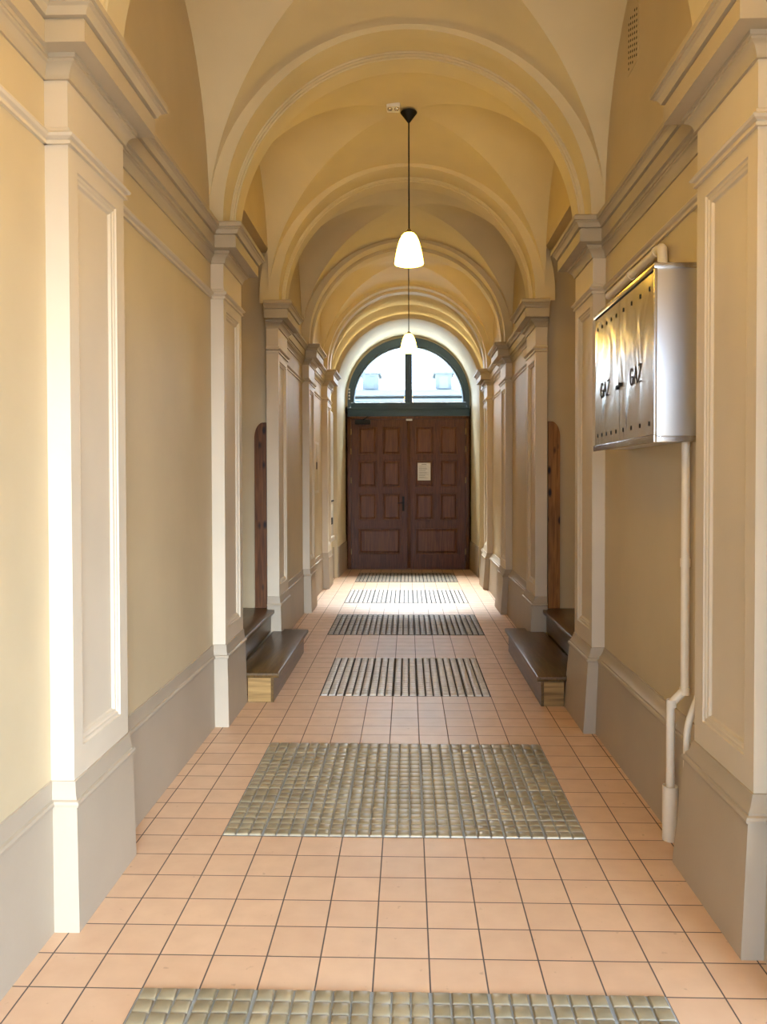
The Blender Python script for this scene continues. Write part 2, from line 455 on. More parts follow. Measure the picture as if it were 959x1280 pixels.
# ------------------------------------------------------------------ transverse arches
def arch_y(k): return ((YL[k][0] + YR[k][0]) / 2 + .02, (YL[k][1] + YR[k][1]) / 2 - .02)
def arch(k):
    y0, y1 = arch_y(k)
    n = 72
    # soffit profile across the depth: (y, extra radius)
    m0, m1 = y0 + .12, y1 - .20
    prof = [(y0, .0), (m0, .0), (m0 + .002, .014), (m0 + .018, .014), (m0 + .02, .034), (m1 - .044, .034), (m1 - .042, .022), (m1 - .026, .024), (m1 - .024, .010), (m1 - .002, .010), (m1, 0), (y1, .0)]
    mb = MB(); rings = []
    ang = [PI * i / n for i in range(n + 1)]
    zb = 3.565
    def ring(y, r):
        pts = [(XA + r, y, zb)] + [(XA + r * math.cos(t), y, ZA + r * math.sin(t)) for t in ang] + [(XA - r, y, zb)]
        return pts
    mb.loops([ring(y, RA + e) for y, e in prof], False)
    # front and back faces: ring strip standing out .1 from the vault, then up into it
    for y in (y0, y1):
        mb.loops([ring(y, RA), ring(y, RA + .20)], False)
    # stop the outside
    o = mb.build(trim_name(), M['vault'], smooth=30)
    tag(o, 'transverse arch over the passage springing from the pilasters ' + PLACE[k], 'arch', kind='structure')
for k in range(6): arch(k)

# small ledge on the pier left of the second arch
# ------------------------------------------------------------------ groin vaults
def web(mb, ya, yb, B=1.30, DB=.15):
    yc = (ya + yb) / 2; a = (yb - ya) / 2; rl = 1.352 + (4.916 - 4.916)
    ext = 1.0
    def zl(x, y): return ZS + (rl + .10 * (1 - (y / a) ** 2)) * math.sqrt(max(0, 1 - (x / WV) ** 2))
    def zc(x, y):
        u = min(1, abs(x) / WV)
        return ZS + (B + DB * (1 - u * u)) * math.sqrt(max(0, 1 - (y / a) ** 2))
    nx, ny = 48, 20
    xs = [WV * math.sin(PI / 2 * (i / nx * 2 - 1)) for i in range(nx + 1)]
    groin = []
    for x in xs:
        lo, hi = 0., a
        if abs(x) < 1e-6: groin.append(0.); continue
        for _ in range(50):
            mid = (lo + hi) / 2
            if zl(x, mid) - zc(x, mid) > 0: hi = mid
            else: lo = mid
        groin.append((lo + hi) / 2)
    # cross webs (left and right)
    for half in (range(0, nx // 2 + 1), range(nx // 2, nx + 1)):
        rows = []
        for i in half:
            x, g = xs[i], groin[i]
            rows.append([(XC + x, yc + a * math.sin(math.asin(min(1, g / a)) * (j / ny * 2 - 1)), 0) for j in range(ny + 1)])
            rows[-1] = [(p[0], p[1], zc(x, p[1] - yc)) for p in rows[-1]]
        mb.loops(rows, False)
    for sgn in (-1, 1):
        rows = []
        for i in range(nx + 1):
            x, g = xs[i], groin[i]
            r = []
            for j in range(ny + 1):
                y = g + (a - g) * j / ny
                r.append((XC + x, yc + sgn * y, zl(x, y)))
            rows.append(r)
        mb.loops(rows, False)
vb = MB()
bounds = [(YBACK, arch_y(0)[0])] + [(arch_y(k)[1], arch_y(k + 1)[0]) for k in range(5)] + [(arch_y(5)[1], YEND)]
for i, (a, b) in enumerate(bounds):
    web(vb, a - .004, b + .004, B=1.30 if b - a > 1.2 else 1.2)
ceil = vb.build('ceiling', M['vault'], smooth=20, merge=False)
tag(ceil, 'pale cream groin vaults between the arches', 'ceiling', kind='structure')
rs = MB(); rs.box(XWL - .5, XWR + .5, YBACK, YEND, ZTOP, ZTOP + .15); rs.build('sun_block_slab', M['wall'], ceil, smooth=0)  # unseen slab added above the vaults to block the sun

# ------------------------------------------------------------------ door wall: splayed reveal with an arched head
ZD = 3.40; RD0, RD1 = 1.285, 1.205
XD0 = .035
dw = MB(); n = 64
def dring(y, r, zb=-.01, c=ZD, xc=XD0):
    return [(xc + r, y, zb)] + [(xc + r * math.cos(PI * i / n), y, c + r * math.sin(PI * i / n)) for i in range(n + 1)] + [(xc - r, y, zb)]
dw.loops([dring(YEND - .02, RD0 + .10), dring(YEND - .02, RD0 + .012), dring(YEND, RD0), dring(YDOOR + .02, RD1 + .045), dring(YDOOR + .02, RD1 - .015), dring(YDOOR + .10, RD1 - .010), dring(YDOOR + .16, RD1 + .14)], False)
outer = [(XWR + .5, YEND, -.01)] + [(XD0 + max(-1.9, min(1.9, 2.6 * math.cos(PI * i / n))), YEND, min(ZTOP, ZD + 2.9 * math.sin(PI * i / n))) for i in range(n + 1)] + [(XWL - .5, YEND, -.01)]
dw.loops([dring(YEND - .0, RD0 + .08), outer], False)
dw.loops([dring(YDOOR + .16, RD1 + .14), [(x * 1.0, YDOOR + .16, z) for x, _, z in outer]], False)
wf = dw.build('wall_front', M['vault'], smooth=30)
tag(wf, 'pale arched reveal around the entrance door and fanlight', 'wall', kind='structure')
sk = MB()
for s in (-1, 1):
    xa, xb = XD0 + s * RD0, XD0 + s * (RD1 + .03)
    sk.add([(xa - s * .012, YEND, 0), (xb - s * .012, YDOOR, 0), (xb - s * .012, YDOOR, .56), (xa - s * .012, YEND, .56), (xa + s * .02, YEND, .56), (xb + s * .02, YDOOR, .56)],
           [(0, 1, 2, 3), (3, 2, 5, 4)])
    sk.quad((xa - s * .012, YEND, 0), (xa + s * .1, YEND - .03, 0), (xa + s * .1, YEND - .03, .56), (xa - s * .012, YEND, .56))
tag(sk.build('baseboard_front', M['dado'], smooth=0), 'greige dado on the splayed sides of the door opening', 'dado', kind='structure')

# ------------------------------------------------------------------ double door
DX0, DX1, DZ1 = -1.178, 1.248, 3.045
def zy(v): return 1.758 + (602 - v) / 1003.1 * 16.0
def xu(u): return .0244 + (u - 510) / 1003.1 * 16.0 + 0.0
xm = xu(511.7)
door = empty('door_1', (XD0, YDOOR, 0)); tag(door, 'dark brown panelled double entrance door', 'door', kind='structure')
fr = MB()
fr.bbox(DX0, DX0 + .075, YDOOR - .03, YDOOR + .10, 0, DZ1, .006); fr.bbox(DX1 - .075, DX1, YDOOR - .03, YDOOR + .10, 0, DZ1, .006)
fr.bbox(DX0, DX1, YDOOR - .03, YDOOR + .10, DZ1 - .055, DZ1, .006)
fr.box(xm - .06, xm + .06, YDOOR + .062, YDOOR + .10, 0, DZ1); fr.box(DX0 + .07, DX0 + .12, YDOOR + .062, YDOOR + .10, 0, DZ1); fr.box(DX1 - .12, DX1 - .07, YDOOR + .062, YDOOR + .10, 0, DZ1)  # hidden strips added behind the leaves to stop light leaks
fr.box(DX0 - .06, DX0 + .02, YDOOR + .02, YDOOR + .10, 0, DZ1 + .2); fr.box(DX1 - .02, DX1 + .06, YDOOR + .02, YDOOR + .10, 0, DZ1 + .2); fr.box(DX0, DX1, YDOOR + .062, YDOOR + .10, -.01, .05)
fr.build('door_frame', M['doorwood'], door)
def raised(mb, x0, x1, z0, z1, y):
    lv = [(0, 0), (.006, .012), (.016, .012), (.024, .020), (.035, .020), (.05, .006), (.06, .004)]
    rings = []
    for ins, d in lv: rings.append([(x0 + ins, y + d, z0 + ins), (x1 - ins, y + d, z0 + ins), (x1 - ins, y + d, z1 - ins), (x0 + ins, y + d, z1 - ins)])
    mb.loops(rings, True, False, True)
def leaf(x0, x1, cols, label):
    rows = [(zy(400 + 655 / 3.877), zy(400 + 520 / 3.877)), (zy(400 + 812 / 3.877), zy(400 + 683 / 3.877)), (zy(400 + 972 / 3.877), zy(400 + 842 / 3.877))]
    big = (zy(400 + 1138 / 3.877), zy(400 + 1012 / 3.877))
    y = YDOOR
    z0, z1 = .012, DZ1 - .058
    pans = [(c[0], c[1], r[0], r[1]) for r in rows for c in cols] + [(cols[0][0], cols[1][1], big[0], big[1])]
    mb = MB()
    # stiles and rails as a face with openings: grid of quads, skipping openings
    X = sorted({x0, x1, *[c for p in cols for c in p]}); Z = sorted({z0, z1, *[p for r in rows for p in r], *big})
    for i in range(len(X) - 1):
        for j in range(len(Z) - 1):
            cx, cz = (X[i] + X[i + 1]) / 2, (Z[j] + Z[j + 1]) / 2
            if any(p[0] < cx < p[1] and p[2] < cz < p[3] for p in pans): continue
            mb.quad((X[i], y, Z[j]), (X[i + 1], y, Z[j]), (X[i + 1], y, Z[j + 1]), (X[i], y, Z[j + 1]))
    mb.quad((x0, y, z0), (x0, y + .06, z0), (x0, y + .06, z1), (x0, y, z1)); mb.quad((x1, y, z0), (x1, y + .06, z0), (x1, y + .06, z1), (x1, y, z1))
    mb.quad((x0, y + .06, z0), (x1, y + .06, z0), (x1, y + .06, z1), (x0, y + .06, z1))
    mb.quad((x0, y, z1), (x1, y, z1), (x1, y + .06, z1), (x0, y + .06, z1))
    o = mb.build('door_leaf', M['doorwood'], door, smooth=0); tag(o, label)
    for p in pans:
        q = MB(); raised(q, *p, y); q.build('door_panel', M['doorpanel'], o, smooth=0)
    return o
cu = lambda a: xu(400 + a / 3.877)
leafL = leaf(DX0 + .078, xm - .018, [(cu(187), cu(277)), (cu(305), cu(393))], 'left leaf with the lever handle and door closer')
leafR = leaf(xm + .018, DX1 - .078, [(cu(463), cu(552)), (cu(582), cu(668))], 'right leaf with the white notice')
mt = MB(); mt.bbox(xm - .038, xm + .030, YDOOR - .028, YDOOR + .0, .02, DZ1 - .06, .008); mt.bbox(xm - .014, xm + .008, YDOOR - .036, YDOOR - .02, .02, DZ1 - .06, .004)
mt.build('meeting_strip', M['doorwood'], door)
# lever handle on its plate
hx = cu(405); hz = zy(400 + 893 / 3.877)
hp = MB(); hp.bbox(hx - .022, hx + .022, YDOOR - .012, YDOOR, hz - .145, hz + .145, .004)
hplate = hp.build('handle_plate', M['black'], leafL)
lv = MB(); lv.tube([(hx, YDOOR - .01, hz + .02), (hx, YDOOR - .06, hz + .02), (hx - .02, YDOOR - .066, hz + .02), (hx - .11, YDOOR - .066, hz + .015)], .0095)
lv.tube([(hx, YDOOR - .013, hz - .07), (hx, YDOOR - .022, hz - .07)], .013)
lv.build('lever', M['black'], leafL)
# door closer
dc = MB(); dc.bbox(cu(172), cu(247), YDOOR - .065, YDOOR, zy(400 + 508 / 3.877), zy(400 + 487 / 3.877), .008)
dc.tube([(cu(212), YDOOR - .045, zy(400 + 487 / 3.877)), (cu(235), YDOOR - .16, zy(400 + 478 / 3.877) + .02), (cu(245), YDOOR - .03, zy(400 + 470 / 3.877))], .010)
dc.build('door_closer', M['black'], leafL)
ct = MB(); ct.bbox(cu(419), cu(449), YDOOR - .05, YDOOR - .025, zy(400 + 492 / 3.877), zy(400 + 483 / 3.877), .004); ct.build('white_catch', M['white'], door)
for xx, zs in ((DX0 + .076, (545, 640, 780, 1125)), (DX1 - .076, (545, 630, 780, 1125))):
    for q in zs:
        z = zy(400 + q / 3.877)
        hg = MB(); hg.lathe([(0, -.055), (.011, -.055), (.011, .055), (.006, .064), (0, .066)], (xx, YDOOR - .032, z), 12); hg.build('hinge', M['brass'], door)
th = MB(); th.bbox(DX0, DX1, YDOOR - .05, YDOOR + .12, -.005, .012, .004); th.build('threshold', M['doorwood'], door)

# notice taped to the right leaf
nx0, nx1, nz0, nz1 = cu(475), cu(537), zy(400 + 780 / 3.877), zy(400 + 695 / 3.877)
nt_ = MB(); nt_.box(nx0, nx1, YDOOR - .006, YDOOR - .0035, nz0, nz1)
notice = nt_.build('paper_notice', M['paper'], smooth=0); tag(notice, 'white printed notice fixed to the right leaf of the brown door', 'notice')
ln = MB(); rr = random.Random(3)
zz = nz1 - .055
ln.box(nx0 + .08, nx1 - .08, YDOOR - .0075, YDOOR - .006, nz1 - .035, nz1 - .026)
while zz > nz0 + .03:
    for _ in range(rr.choice((1, 2, 3))):
        ln.box(nx0 + .025, nx0 + rr.uniform(.13, nx1 - nx0 - .025), YDOOR - .0075, YDOOR - .006, zz, zz + .0035); zz -= .011
    zz -= .014
ln.build('printed_lines', M['ink'], notice, smooth=0)

# ------------------------------------------------------------------ fanlight
win = empty('window_1', (XD0, YDOOR, DZ1)); tag(win, 'dark teal framed half-round fanlight above the entrance door', 'window', kind='structure')
n = 48
xf = xu(511.2); ZG, RG = 3.325, 1.075; RO, ZO = 1.212, 3.392
fm = MB()
def half(r, c, y, x=xf): return [(x + r * math.cos(PI * i / n), y, c + r * math.sin(PI * i / n)) for i in range(n + 1)]
def outl(y): return [(xf + RO, y, DZ1)] + half(RO, ZO, y) + [(xf - RO, y, DZ1)]
def inl(y, e=0):
    h = half(RG + e, ZG, y); return [(h[0][0], y, h[0][2])] + h + [(h[-1][0], y, h[-1][2])]
fm.loops([outl(YDOOR + .1), outl(YDOOR - .02), inl(YDOOR - .02, .055), inl(YDOOR - .005, .05), inl(YDOOR - .005, .012), inl(YDOOR + .02, 0), inl(YDOOR + .1, 0)], False)
fm.build('window_frame', M['teal'], win, smooth=30)
tb = MB(); tb.bbox(xf - RO, xf + RO, YDOOR - .03, YDOOR + .1, DZ1, 3.20, .008); tb.bbox(xf - RO + .06, xf + RO - .06, YDOOR - .012, YDOOR + .09, 3.19, ZG, .008)
tb.bbox(xf - RO, xf + RO, YDOOR - .05, YDOOR, 3.185, 3.215, .008)
tb.build('transom', M['teal'], win)
ml = MB(); ml.bbox(xf - .072, xf + .072, YDOOR - .008, YDOOR + .09, ZG - .02, ZG + RG + .01, .01); ml.bbox(xf - .03, xf + .03, YDOOR - .022, YDOOR, ZG - .02, ZG + RG + .01, .008)
ml.build('mullion', M['teal'], win)
for s in (-1, 1):
    g = MB(); pts = [(xf + s * .06, YDOOR + .05, ZG - .01)] + [(xf + s * (RG + .02) * math.sin(PI / 2 * i / 24), YDOOR + .05, ZG + (RG + .02) * math.cos(PI / 2 * i / 24)) for i in range(1, 25)] + [(xf + s * (RG + .02), YDOOR + .05, ZG - .01)]
    pts.insert(1, (xf + s * .06, YDOOR + .05, ZG + RG + .015))
    g.add(pts, [tuple(range(len(pts)))]); g.build('pane', M['glass'], win, smooth=0)
hg = MB()
for q in (335, 350, 365, 380): hg.bbox(cu(141), cu(149), YDOOR - .035, YDOOR - .018, zy(400 + (q + 9) / 3.877), zy(400 + q / 3.877), .004)
hg.build('hinge', M['white'], win)

# ------------------------------------------------------------------ steps in the side recesses
def steps(side):
    L = side > 0
    a, b = RECL if L else RECR
    XW = XWL if L else XWR
    nose1 = -1.00 if L else 1.025; ris1 = -1.045 if L else 1.06
    nose2 = -1.33 if L else 1.385; ris2 = nose2 - side * .035
    z1, z2 = .238, .458
    pl = (XSL + .028) if L else (XSR - .073)     # plinth face of the pilasters
    yp0 = (YL if L else YR)[3][0] - .003         # near face of the far pilaster's plinth
    ya = a + .004; yb = 8.20 if L else 8.30
    back = XW - side * .84
    lab = ('pair of brown wooden steps into the left recess, opposite the gas cabinet side' if L else 'pair of brown wooden steps into the right recess, beyond the steel cabinet')
    root = empty('wooden_steps', (ris1, (a + b) / 2, 0))
    lab = 'two brown wooden steps into the recess in the left wall' if L else 'two brown wooden steps into the recess in the right wall'
    tag(root, lab, 'steps', 'wooden steps of the side recesses')
    def rnd_edge(xn):   # nosing cross-section (x, z) of a tread whose front edge is xn
        return None
    def tread(poly, zt, name, th=.042):
        mb = MB()
        rings = []
        def ins(p, d):
            # inset a plan polygon by d
            P = [Vector(q) for q in p]; out = []
            A = sum(P[i].x * P[(i + 1) % len(P)].y - P[(i + 1) % len(P)].x * P[i].y for i in range(len(P)))
            sg = 1 if A > 0 else -1
            for i in range(len(P)):
                d1 = (P[i] - P[i - 1]).normalized(); d2 = (P[(i + 1) % len(P)] - P[i]).normalized()
                n1 = Vector((-d1.y, d1.x)) * sg; n2 = Vector((-d2.y, d2.x)) * sg
                out.append(P[i] + (n1 + n2) / (1 + n1.dot(n2)) * d)
            return out
        for d, z in ((.010, zt - th), (.003, zt - th + .004), (0, zt - th + .012), (0, zt - .012), (.003, zt - .004), (.010, zt)):
            rings.append([(p.x, p.y, z) for p in ins(poly, d)])
        mb.loops(rings, True, True, True)
        return mb.build(name, M['step'], root)
    rx = nose2 - side * .02
    poly1 = [(nose1, ya - .02), (nose1, yb), (pl + side * .002, yb), (pl + side * .002, yp0), (rx, yp0), (rx, ya + .0), (pl + side * .002, ya + .0), (pl + side * .002, ya - .02)]
    t1 = tread(poly1, z1, 'tread'); tag(t1, 'lower tread')
    poly2 = [(nose2, ya + .003), (nose2, yp0 - .004), (XW - side * .02, yp0 - .004), (XW - side * .02, b - .004), (back, b - .004), (back, ya + .003)]
    t2 = tread(poly2, z2, 'tread'); tag(t2, 'upper tread')
    r1 = MB(); r1.box(min(ris1, ris1 - side * .025), max(ris1, ris1 - side * .025), ya + .012, yb - .025, 0.002, z1 - .042); r1.build('riser', M['step'], root, smooth=0)
    r2 = MB(); r2.box(min(ris2, ris2 - side * .025), max(ris2, ris2 - side * .025), ya + .01, yp0 - .012, z1, z2 - .042); r2.build('riser', M['step'], root, smooth=0)
    e = MB(); xi = pl + side * .003; e.box(min(ris1 - side * .004, xi), max(ris1 - side * .004, xi), ya - .002, ya + .012, .002, z1 - .042)
    tag(e.build('end_board', M['stepend'], root, smooth=0), 'unpainted light wood end board')
    c = MB(); c.box(min(ris1, ris1 - side * .022) , max(ris1, ris1 - side * .022), ya - .006, ya + .004, .002, z1 - .042); c.build('corner_strip', M['step'], root, smooth=0)
    e2 = MB(); e2.box(min(ris1 - side * .004, xi), max(ris1 - side * .004, xi), yb - .025, yb - .012, .002, z1 - .042); e2.build('end_board', M['step'], root, smooth=0)
    # knotty pine board lining the far side of the recess, its outer top corner rounded off
    w = .122
    xin = XW - side * .045
    x1 = xin - side * w
    zt = 2.36; zb = z2 + .001
    pts = [(xin, zb), (xin, zt)]
    for i in range(1, 13):
        t = PI / 2 * i / 12
        pts.append((xin - side * w * (.25 + .75 * math.sin(t)), zt - .16 * (1 - math.cos(t))))
    pts.append((x1, zb))
    mb = MB(); mb.prism(pts, 'Y', b - .032, b - .001)
    o = mb.build('wooden_board', M['pinedark' if L else 'pine'], smooth=30)
    tag(o, 'dark knotty wooden board with rounded top standing on the left upper step' if L else 'orange knotty wooden board with rounded top standing on the right upper step', 'board', 'boards lining the side recesses')
steps(1); steps(-1)
bx = MB(); bx.bbox(-1.80, -1.672, RECL[1] - .055, RECL[1] - .001, 2.16, 2.42, .008)
sb = bx.build('switch_box', M['black']); tag(sb, 'small black box mounted high in the left recess beside the wooden board', 'wall box')
sf = MB(); sf.bbox(-1.79, -1.682, RECL[1] - .062, RECL[1] - .055, 2.18, 2.40, .003); sf.build('cover', M['black'], sb)

# ------------------------------------------------------------------ gas cabinet
GX0, GX1, GY0, GY1, GZ0, GZ1 = 1.180, XWR - .002, 3.80, 5.02, 1.938, 2.775
gc = empty('gas_cabinet', (GX1, (GY0 + GY1) / 2, GZ0)); tag(gc, 'stainless steel gas meter cabinet lettered GAZ on the right wall', 'gas cabinet')
b = MB()
b.bbox(GX0 + .012, GX1, GY0 + .006, GY1 - .004, GZ0 + .012, GZ1 - .014, .003)
tag(b.build('body', M['steel'], gc), 'brushed steel box')
cap = MB(); cap.bbox(GX0 - .004, GX1, GY0 - .002, GY1 + .004, GZ1 - .026, GZ1, .003); cap.build('top_lid', M['steeledge'], gc)
lip = MB(); lip.bbox(GX0 - .004, GX0 + .014, GY0, GY1, GZ0, GZ0 + .035, .003); lip.bbox(GX0 + .01, GX1, GY0, GY0 + .012, GZ0, GZ0 + .03, .003)
lip.build('bottom_lip', M['steeledge'], gc)
gp = MB(); gp.box(GX0 + .008, GX0 + .0125, GY0 + .008, GY1 - .008, GZ0 + .03, GZ1 - .022); gp.build('door_gap', M['darkgap'], gc, smooth=0)
po = MB(); po.bbox(GX0 - .002, GX0 + .012, GY0 + .001, GY0 + .018, GZ0 + .03, GZ1 - .026, .002); po.build('corner_post', M['steeledge'], gc)
ym = (GY0 + GY1) / 2 + .03
def letters(parent, yc, zc, x, w, hgt):
    """GAZ in thin strokes, read from the passage (text runs towards -Y)"""
    mb = MB(); st = .0065
    def seg(p, q):
        P, Q = Vector(p), Vector(q); d = (Q - P).normalized(); nn = Vector((-d.y, d.x)) * st / 2
        c = [P + nn - d * st * .3, Q + nn + d * st * .3, Q - nn + d * st * .3, P - nn - d * st * .3]
        mb.loops([[(x, yc + .5 * w - r.x * 1., zc + r.y) for r in c], [(x - .002, yc + .5 * w - r.x, zc + r.y) for r in c]], True, True, True)
    lw = w * .27; gap = w * .095; h = hgt / 2
    # G
    pts = [(lw * .5 + lw * .5 * math.cos(math.radians(t)), h * math.sin(math.radians(t))) for t in range(40, 331, 18)] + [(lw, -h * .05), (lw * .55, -h * .05)]
    for p, q in zip(pts, pts[1:]): seg(p, q)
    o = lw + gap
    seg((o, -h), (o + lw * .5, h)); seg((o + lw * .5, h), (o + lw, -h)); seg((o + lw * .18, -h * .3), (o + lw * .82, -h * .3))
    o = 2 * (lw + gap)
    seg((o, h), (o + lw, h)); seg((o + lw, h), (o, -h)); seg((o, -h), (o + lw, -h))
    return mb.build('lettering', M['black'], parent, smooth=0)
for (ya, yb, tag_, yl) in ((GY0 + .022, ym - .003, 'nearer cabinet door', .0), (ym + .003, GY1 - .012, 'farther cabinet door', 0)):
    d = MB(); z0, z1 = GZ0 + .038, GZ1 - .036
    ny, nz = 24, 32
    rows = []
    for i in range(ny + 1):
        for_y = ya + (yb - ya) * i / ny
        rows.append([(GX0 + .004, for_y, z0 + (z1 - z0) * j / nz) for j in range(nz + 1)])
    d.loops(rows, False)
    for (y_, yy) in ((ya, 0), (yb, 1)):
        d.quad((GX0 + .004, y_, z0), (GX0 + .008, y_, z0), (GX0 + .008, y_, z1), (GX0 + .004, y_, z1))
    d.quad((GX0 + .004, ya, z0), (GX0 + .004, yb, z0), (GX0 + .008, yb, z0), (GX0 + .008, ya, z0))
    d.quad((GX0 + .004, ya, z1), (GX0 + .004, yb, z1), (GX0 + .008, yb, z1), (GX0 + .008, ya, z1))
    dd = d.build('cabinet_door', M['steeldoor'], gc, smooth=40); tag(dd, tag_)
    s = MB()
    nsl = 4 if tag_.startswith('near') else 5
    for i in range(nsl):
        y = ya + (yb - ya) * (.12 + .76 * i / (nsl - 1))
        for z in (z0 + .055, z1 - .065):
            s = MB(); s.box(GX0 + .001, GX0 + .005, y - .006, y + .006, z - .011, z + .011); s.build('vent_slot', M['darkgap'], dd, smooth=0)
    yc_ = ya + (yb - ya) * (.50 if tag_.startswith('near') else .56)
    letters(dd, yc_, 2.295, GX0 + .0038, .20, .085)
lt = MB(); lt.lathe([(0, -.006), (.012, -.006), (.012, .006), (0, .006)], (0, 0, 0), 14)
lt.v = [(GX0 - .001 + z, ym - .028 + x, 2.28 + y) for x, y, z in lt.v]
l2 = MB(); l2.lathe([(0, -.006), (.012, -.006), (.012, .006), (0, .006)], (0, 0, 0), 14)
lt.add([(GX0 - .001 + z, ym + .03 + x, 2.27 + y) for x, y, z in l2.v], l2.f)
lt.box(GX0 - .008, GX0, ym - .028, ym + .03, 2.272, 2.278)
lt.build('latch', M['black'], gc)

# pipes
XP = XWR - .034
def bend(pts, r=.03, seg=6):
    out = [Vector(pts[0])]
    for i in range(1, len(pts) - 1):
        p = Vector(pts[i]); a = (Vector(pts[i - 1]) - p).normalized(); b = (Vector(pts[i + 1]) - p).normalized()
        for k in range(seg + 1):
            t = k / seg
            q0, q2 = p + a * r, p + b * r
            out.append((1 - t) ** 2 * q0 + 2 * t * (1 - t) * p + t * t * q2)
    out.append(Vector(pts[-1])); return out
yp = 3.925
pp = empty('gas_pipe', (XP, yp, 0)); tag(pp, 'cream painted gas pipe from the steel cabinet down to the floor', 'pipe')
XD = XWR - .05 - .036
MB().tube(bend([(XP, yp, GZ0 + .01), (XP, yp, .74), (XD - .012, yp + .01, .665), (XD - .012, yp + .01, .20)], .02), .0205, 16).build('pipe_run', M['pipe'], pp)
cl = MB(); cl.lathe([(.0205, -.02), (.0245, -.02), (.0245, .02), (.0205, .02)], (XP, yp, 1.36), 16); cl.tube([(XP, yp + .0, 1.36), (XP + .03, yp + .10, 1.36)], .003, 6); cl.build('bracket', M['pipe'], pp)
for zz_ in (.735, .672):
    jx = XP if zz_ > .7 else XD - .008
    j = MB(); j.lathe([(.0205, -.018), (.025, -.018), (.025, .018), (.0205, .018)], (jx, yp + (.0 if zz_ > .7 else .008), zz_), 16); j.build('joint', M['pipe'], pp)
sl = MB(); sl.lathe([(.037, .001), (.037, .265), (.034, .268), (.030, .262), (.030, .2)], (XD - .012, yp + .01, 0), 20); sl.build('floor_sleeve', M['pipe'], pp)

p2 = empty('conduit_pipe', (XP, 3.73, 0)); tag(p2, 'thinner cream pipe running down beside the right foreground pilaster', 'pipe')
MB().tube(bend([(XP + .012, 3.735, 2.06), (XP + .012, 3.735, .80), (XD - .002, 3.735, .62), (XD - .002, 3.735, .01)], .06), .016, 14).build('pipe_run', M['pipe'], p2)
cc = MB(); cc.lathe([(.016, -.012), (.02, -.012), (.02, .012), (.016, .012)], (XP + .012, 3.735, 1.36), 14); cc.build('bracket', M['pipe'], p2)
p3 = empty('supply_pipe', (XP, 4.3, GZ1)); tag(p3, 'cream pipe from the top of the steel cabinet along the right wall', 'pipe')
MB().tube(bend([(XP - .004, 4.28, GZ1 + .0005), (XP - .004, 4.28, 2.985), (XP - .004, 5.40, 2.985)], .04), .026, 16).build('pipe_run', M['pipe'], p3)
for yy in (4.36, 4.85):
    el = MB(); el.tube([(XP - .004, yy, 2.985), (XP - .004, yy + .03, 2.985)], .031, 16); el.build('joint', M['pipe'], p3)

# vent grille in the lunette of the right wall
vx = XWR - .003
vg = MB(); vy, vz = 4.98, 4.44
vg.bbox(vx - .002, vx + .003, vy - .115, vy + .115, vz - .17, vz + .17, .0015)
vgo = vg.build('vent_grille', M['wall']); tag(vgo, 'small perforated vent high on the right wall under the vault', 'vent')
for i in range(5):
    for j in range(9):
        y = vy - .085 + i * .0425; z = vz - .135 + j * .034 + (.017 if i % 2 else 0)
        hl = MB(); hl.tube([(vx - .0035, y, z), (vx - .001, y, z)], .0085, 8); hl.build('hole', M['darkgap'], vgo)

# ------------------------------------------------------------------ pendant lamps
def lamp(x, y, label, gm='lampglass'):
    zc_ = 5.135
    root = empty('pendant_lamp', (x, y, zc_)); tag(root, label, 'lamp', 'pendant lamps under the vault')
    cn = MB(); cn.lathe([(0, -.10), (.071, -.10), (.074, -.105), (.070, -.112), (.045, -.145), (.018, -.182), (.008, -.195), (0, -.197)], (x, y, zc_), 28)
    cn.build('canopy', M['black'], root)
    hk = MB(); hk.lathe([(0, 0), (.035, 0), (.035, -.012), (.02, -.02), (0, -.02)], (x, y, zc_ + .004), 18)
    hk.tube([(x + .02 * math.sin(t), y, zc_ - .06 + .04 * math.cos(t)) for t in [2 * PI * i / 16 for i in range(17)]], .004, 8)
    hk.build('ceiling_hook', M['brass'], root)
    cd = MB(); cd.tube([(x, y, zc_ - .19), (x, y, 3.99)], .0065, 8); cd.build('cord', M['black'], root)
    sk_ = MB(); sk_.lathe([(0, 4.005), (.012, 4.005), (.022, 3.99), (.036, 3.975), (.04, 3.962), (0, 3.962)], (x, y, 0), 20); sk_.build('socket_cap', M['brass'], root)
    sh = MB(); sh.lathe([(.034, 3.968), (.046, 3.962), (.066, 3.94), (.088, 3.895), (.106, 3.83), (.119, 3.765), (.127, 3.715), (.129, 3.695), (.125, 3.693), (.122, 3.715), (.114, 3.765), (.10, 3.83), (.08, 3.895), (.06, 3.935), (.03, 3.955)], (x, y, 0), 40)
    s = sh.build('lamp_shade', M[gm], root, smooth=60)
    bl = MB(); bl.lathe([(0, 3.72), (.018, 3.724), (.031, 3.74), (.036, 3.765), (.031, 3.80), (.018, 3.84), (.014, 3.88), (.014, 3.95)], (x, y, 0), 20); bl.build('bulb', M[gm], root)
    return root
lamp(.040, 7.2, 'lit white glass pendant lamp hanging between the side recesses', 'lampglassdim')
lamp(.044, 12.1, 'lit white glass pendant lamp hanging in front of the fanlight', 'lampglassdim')
lamp(.036, 2.05, 'pendant lamp over the foreground pilasters, above the photo', 'lampglassbright')

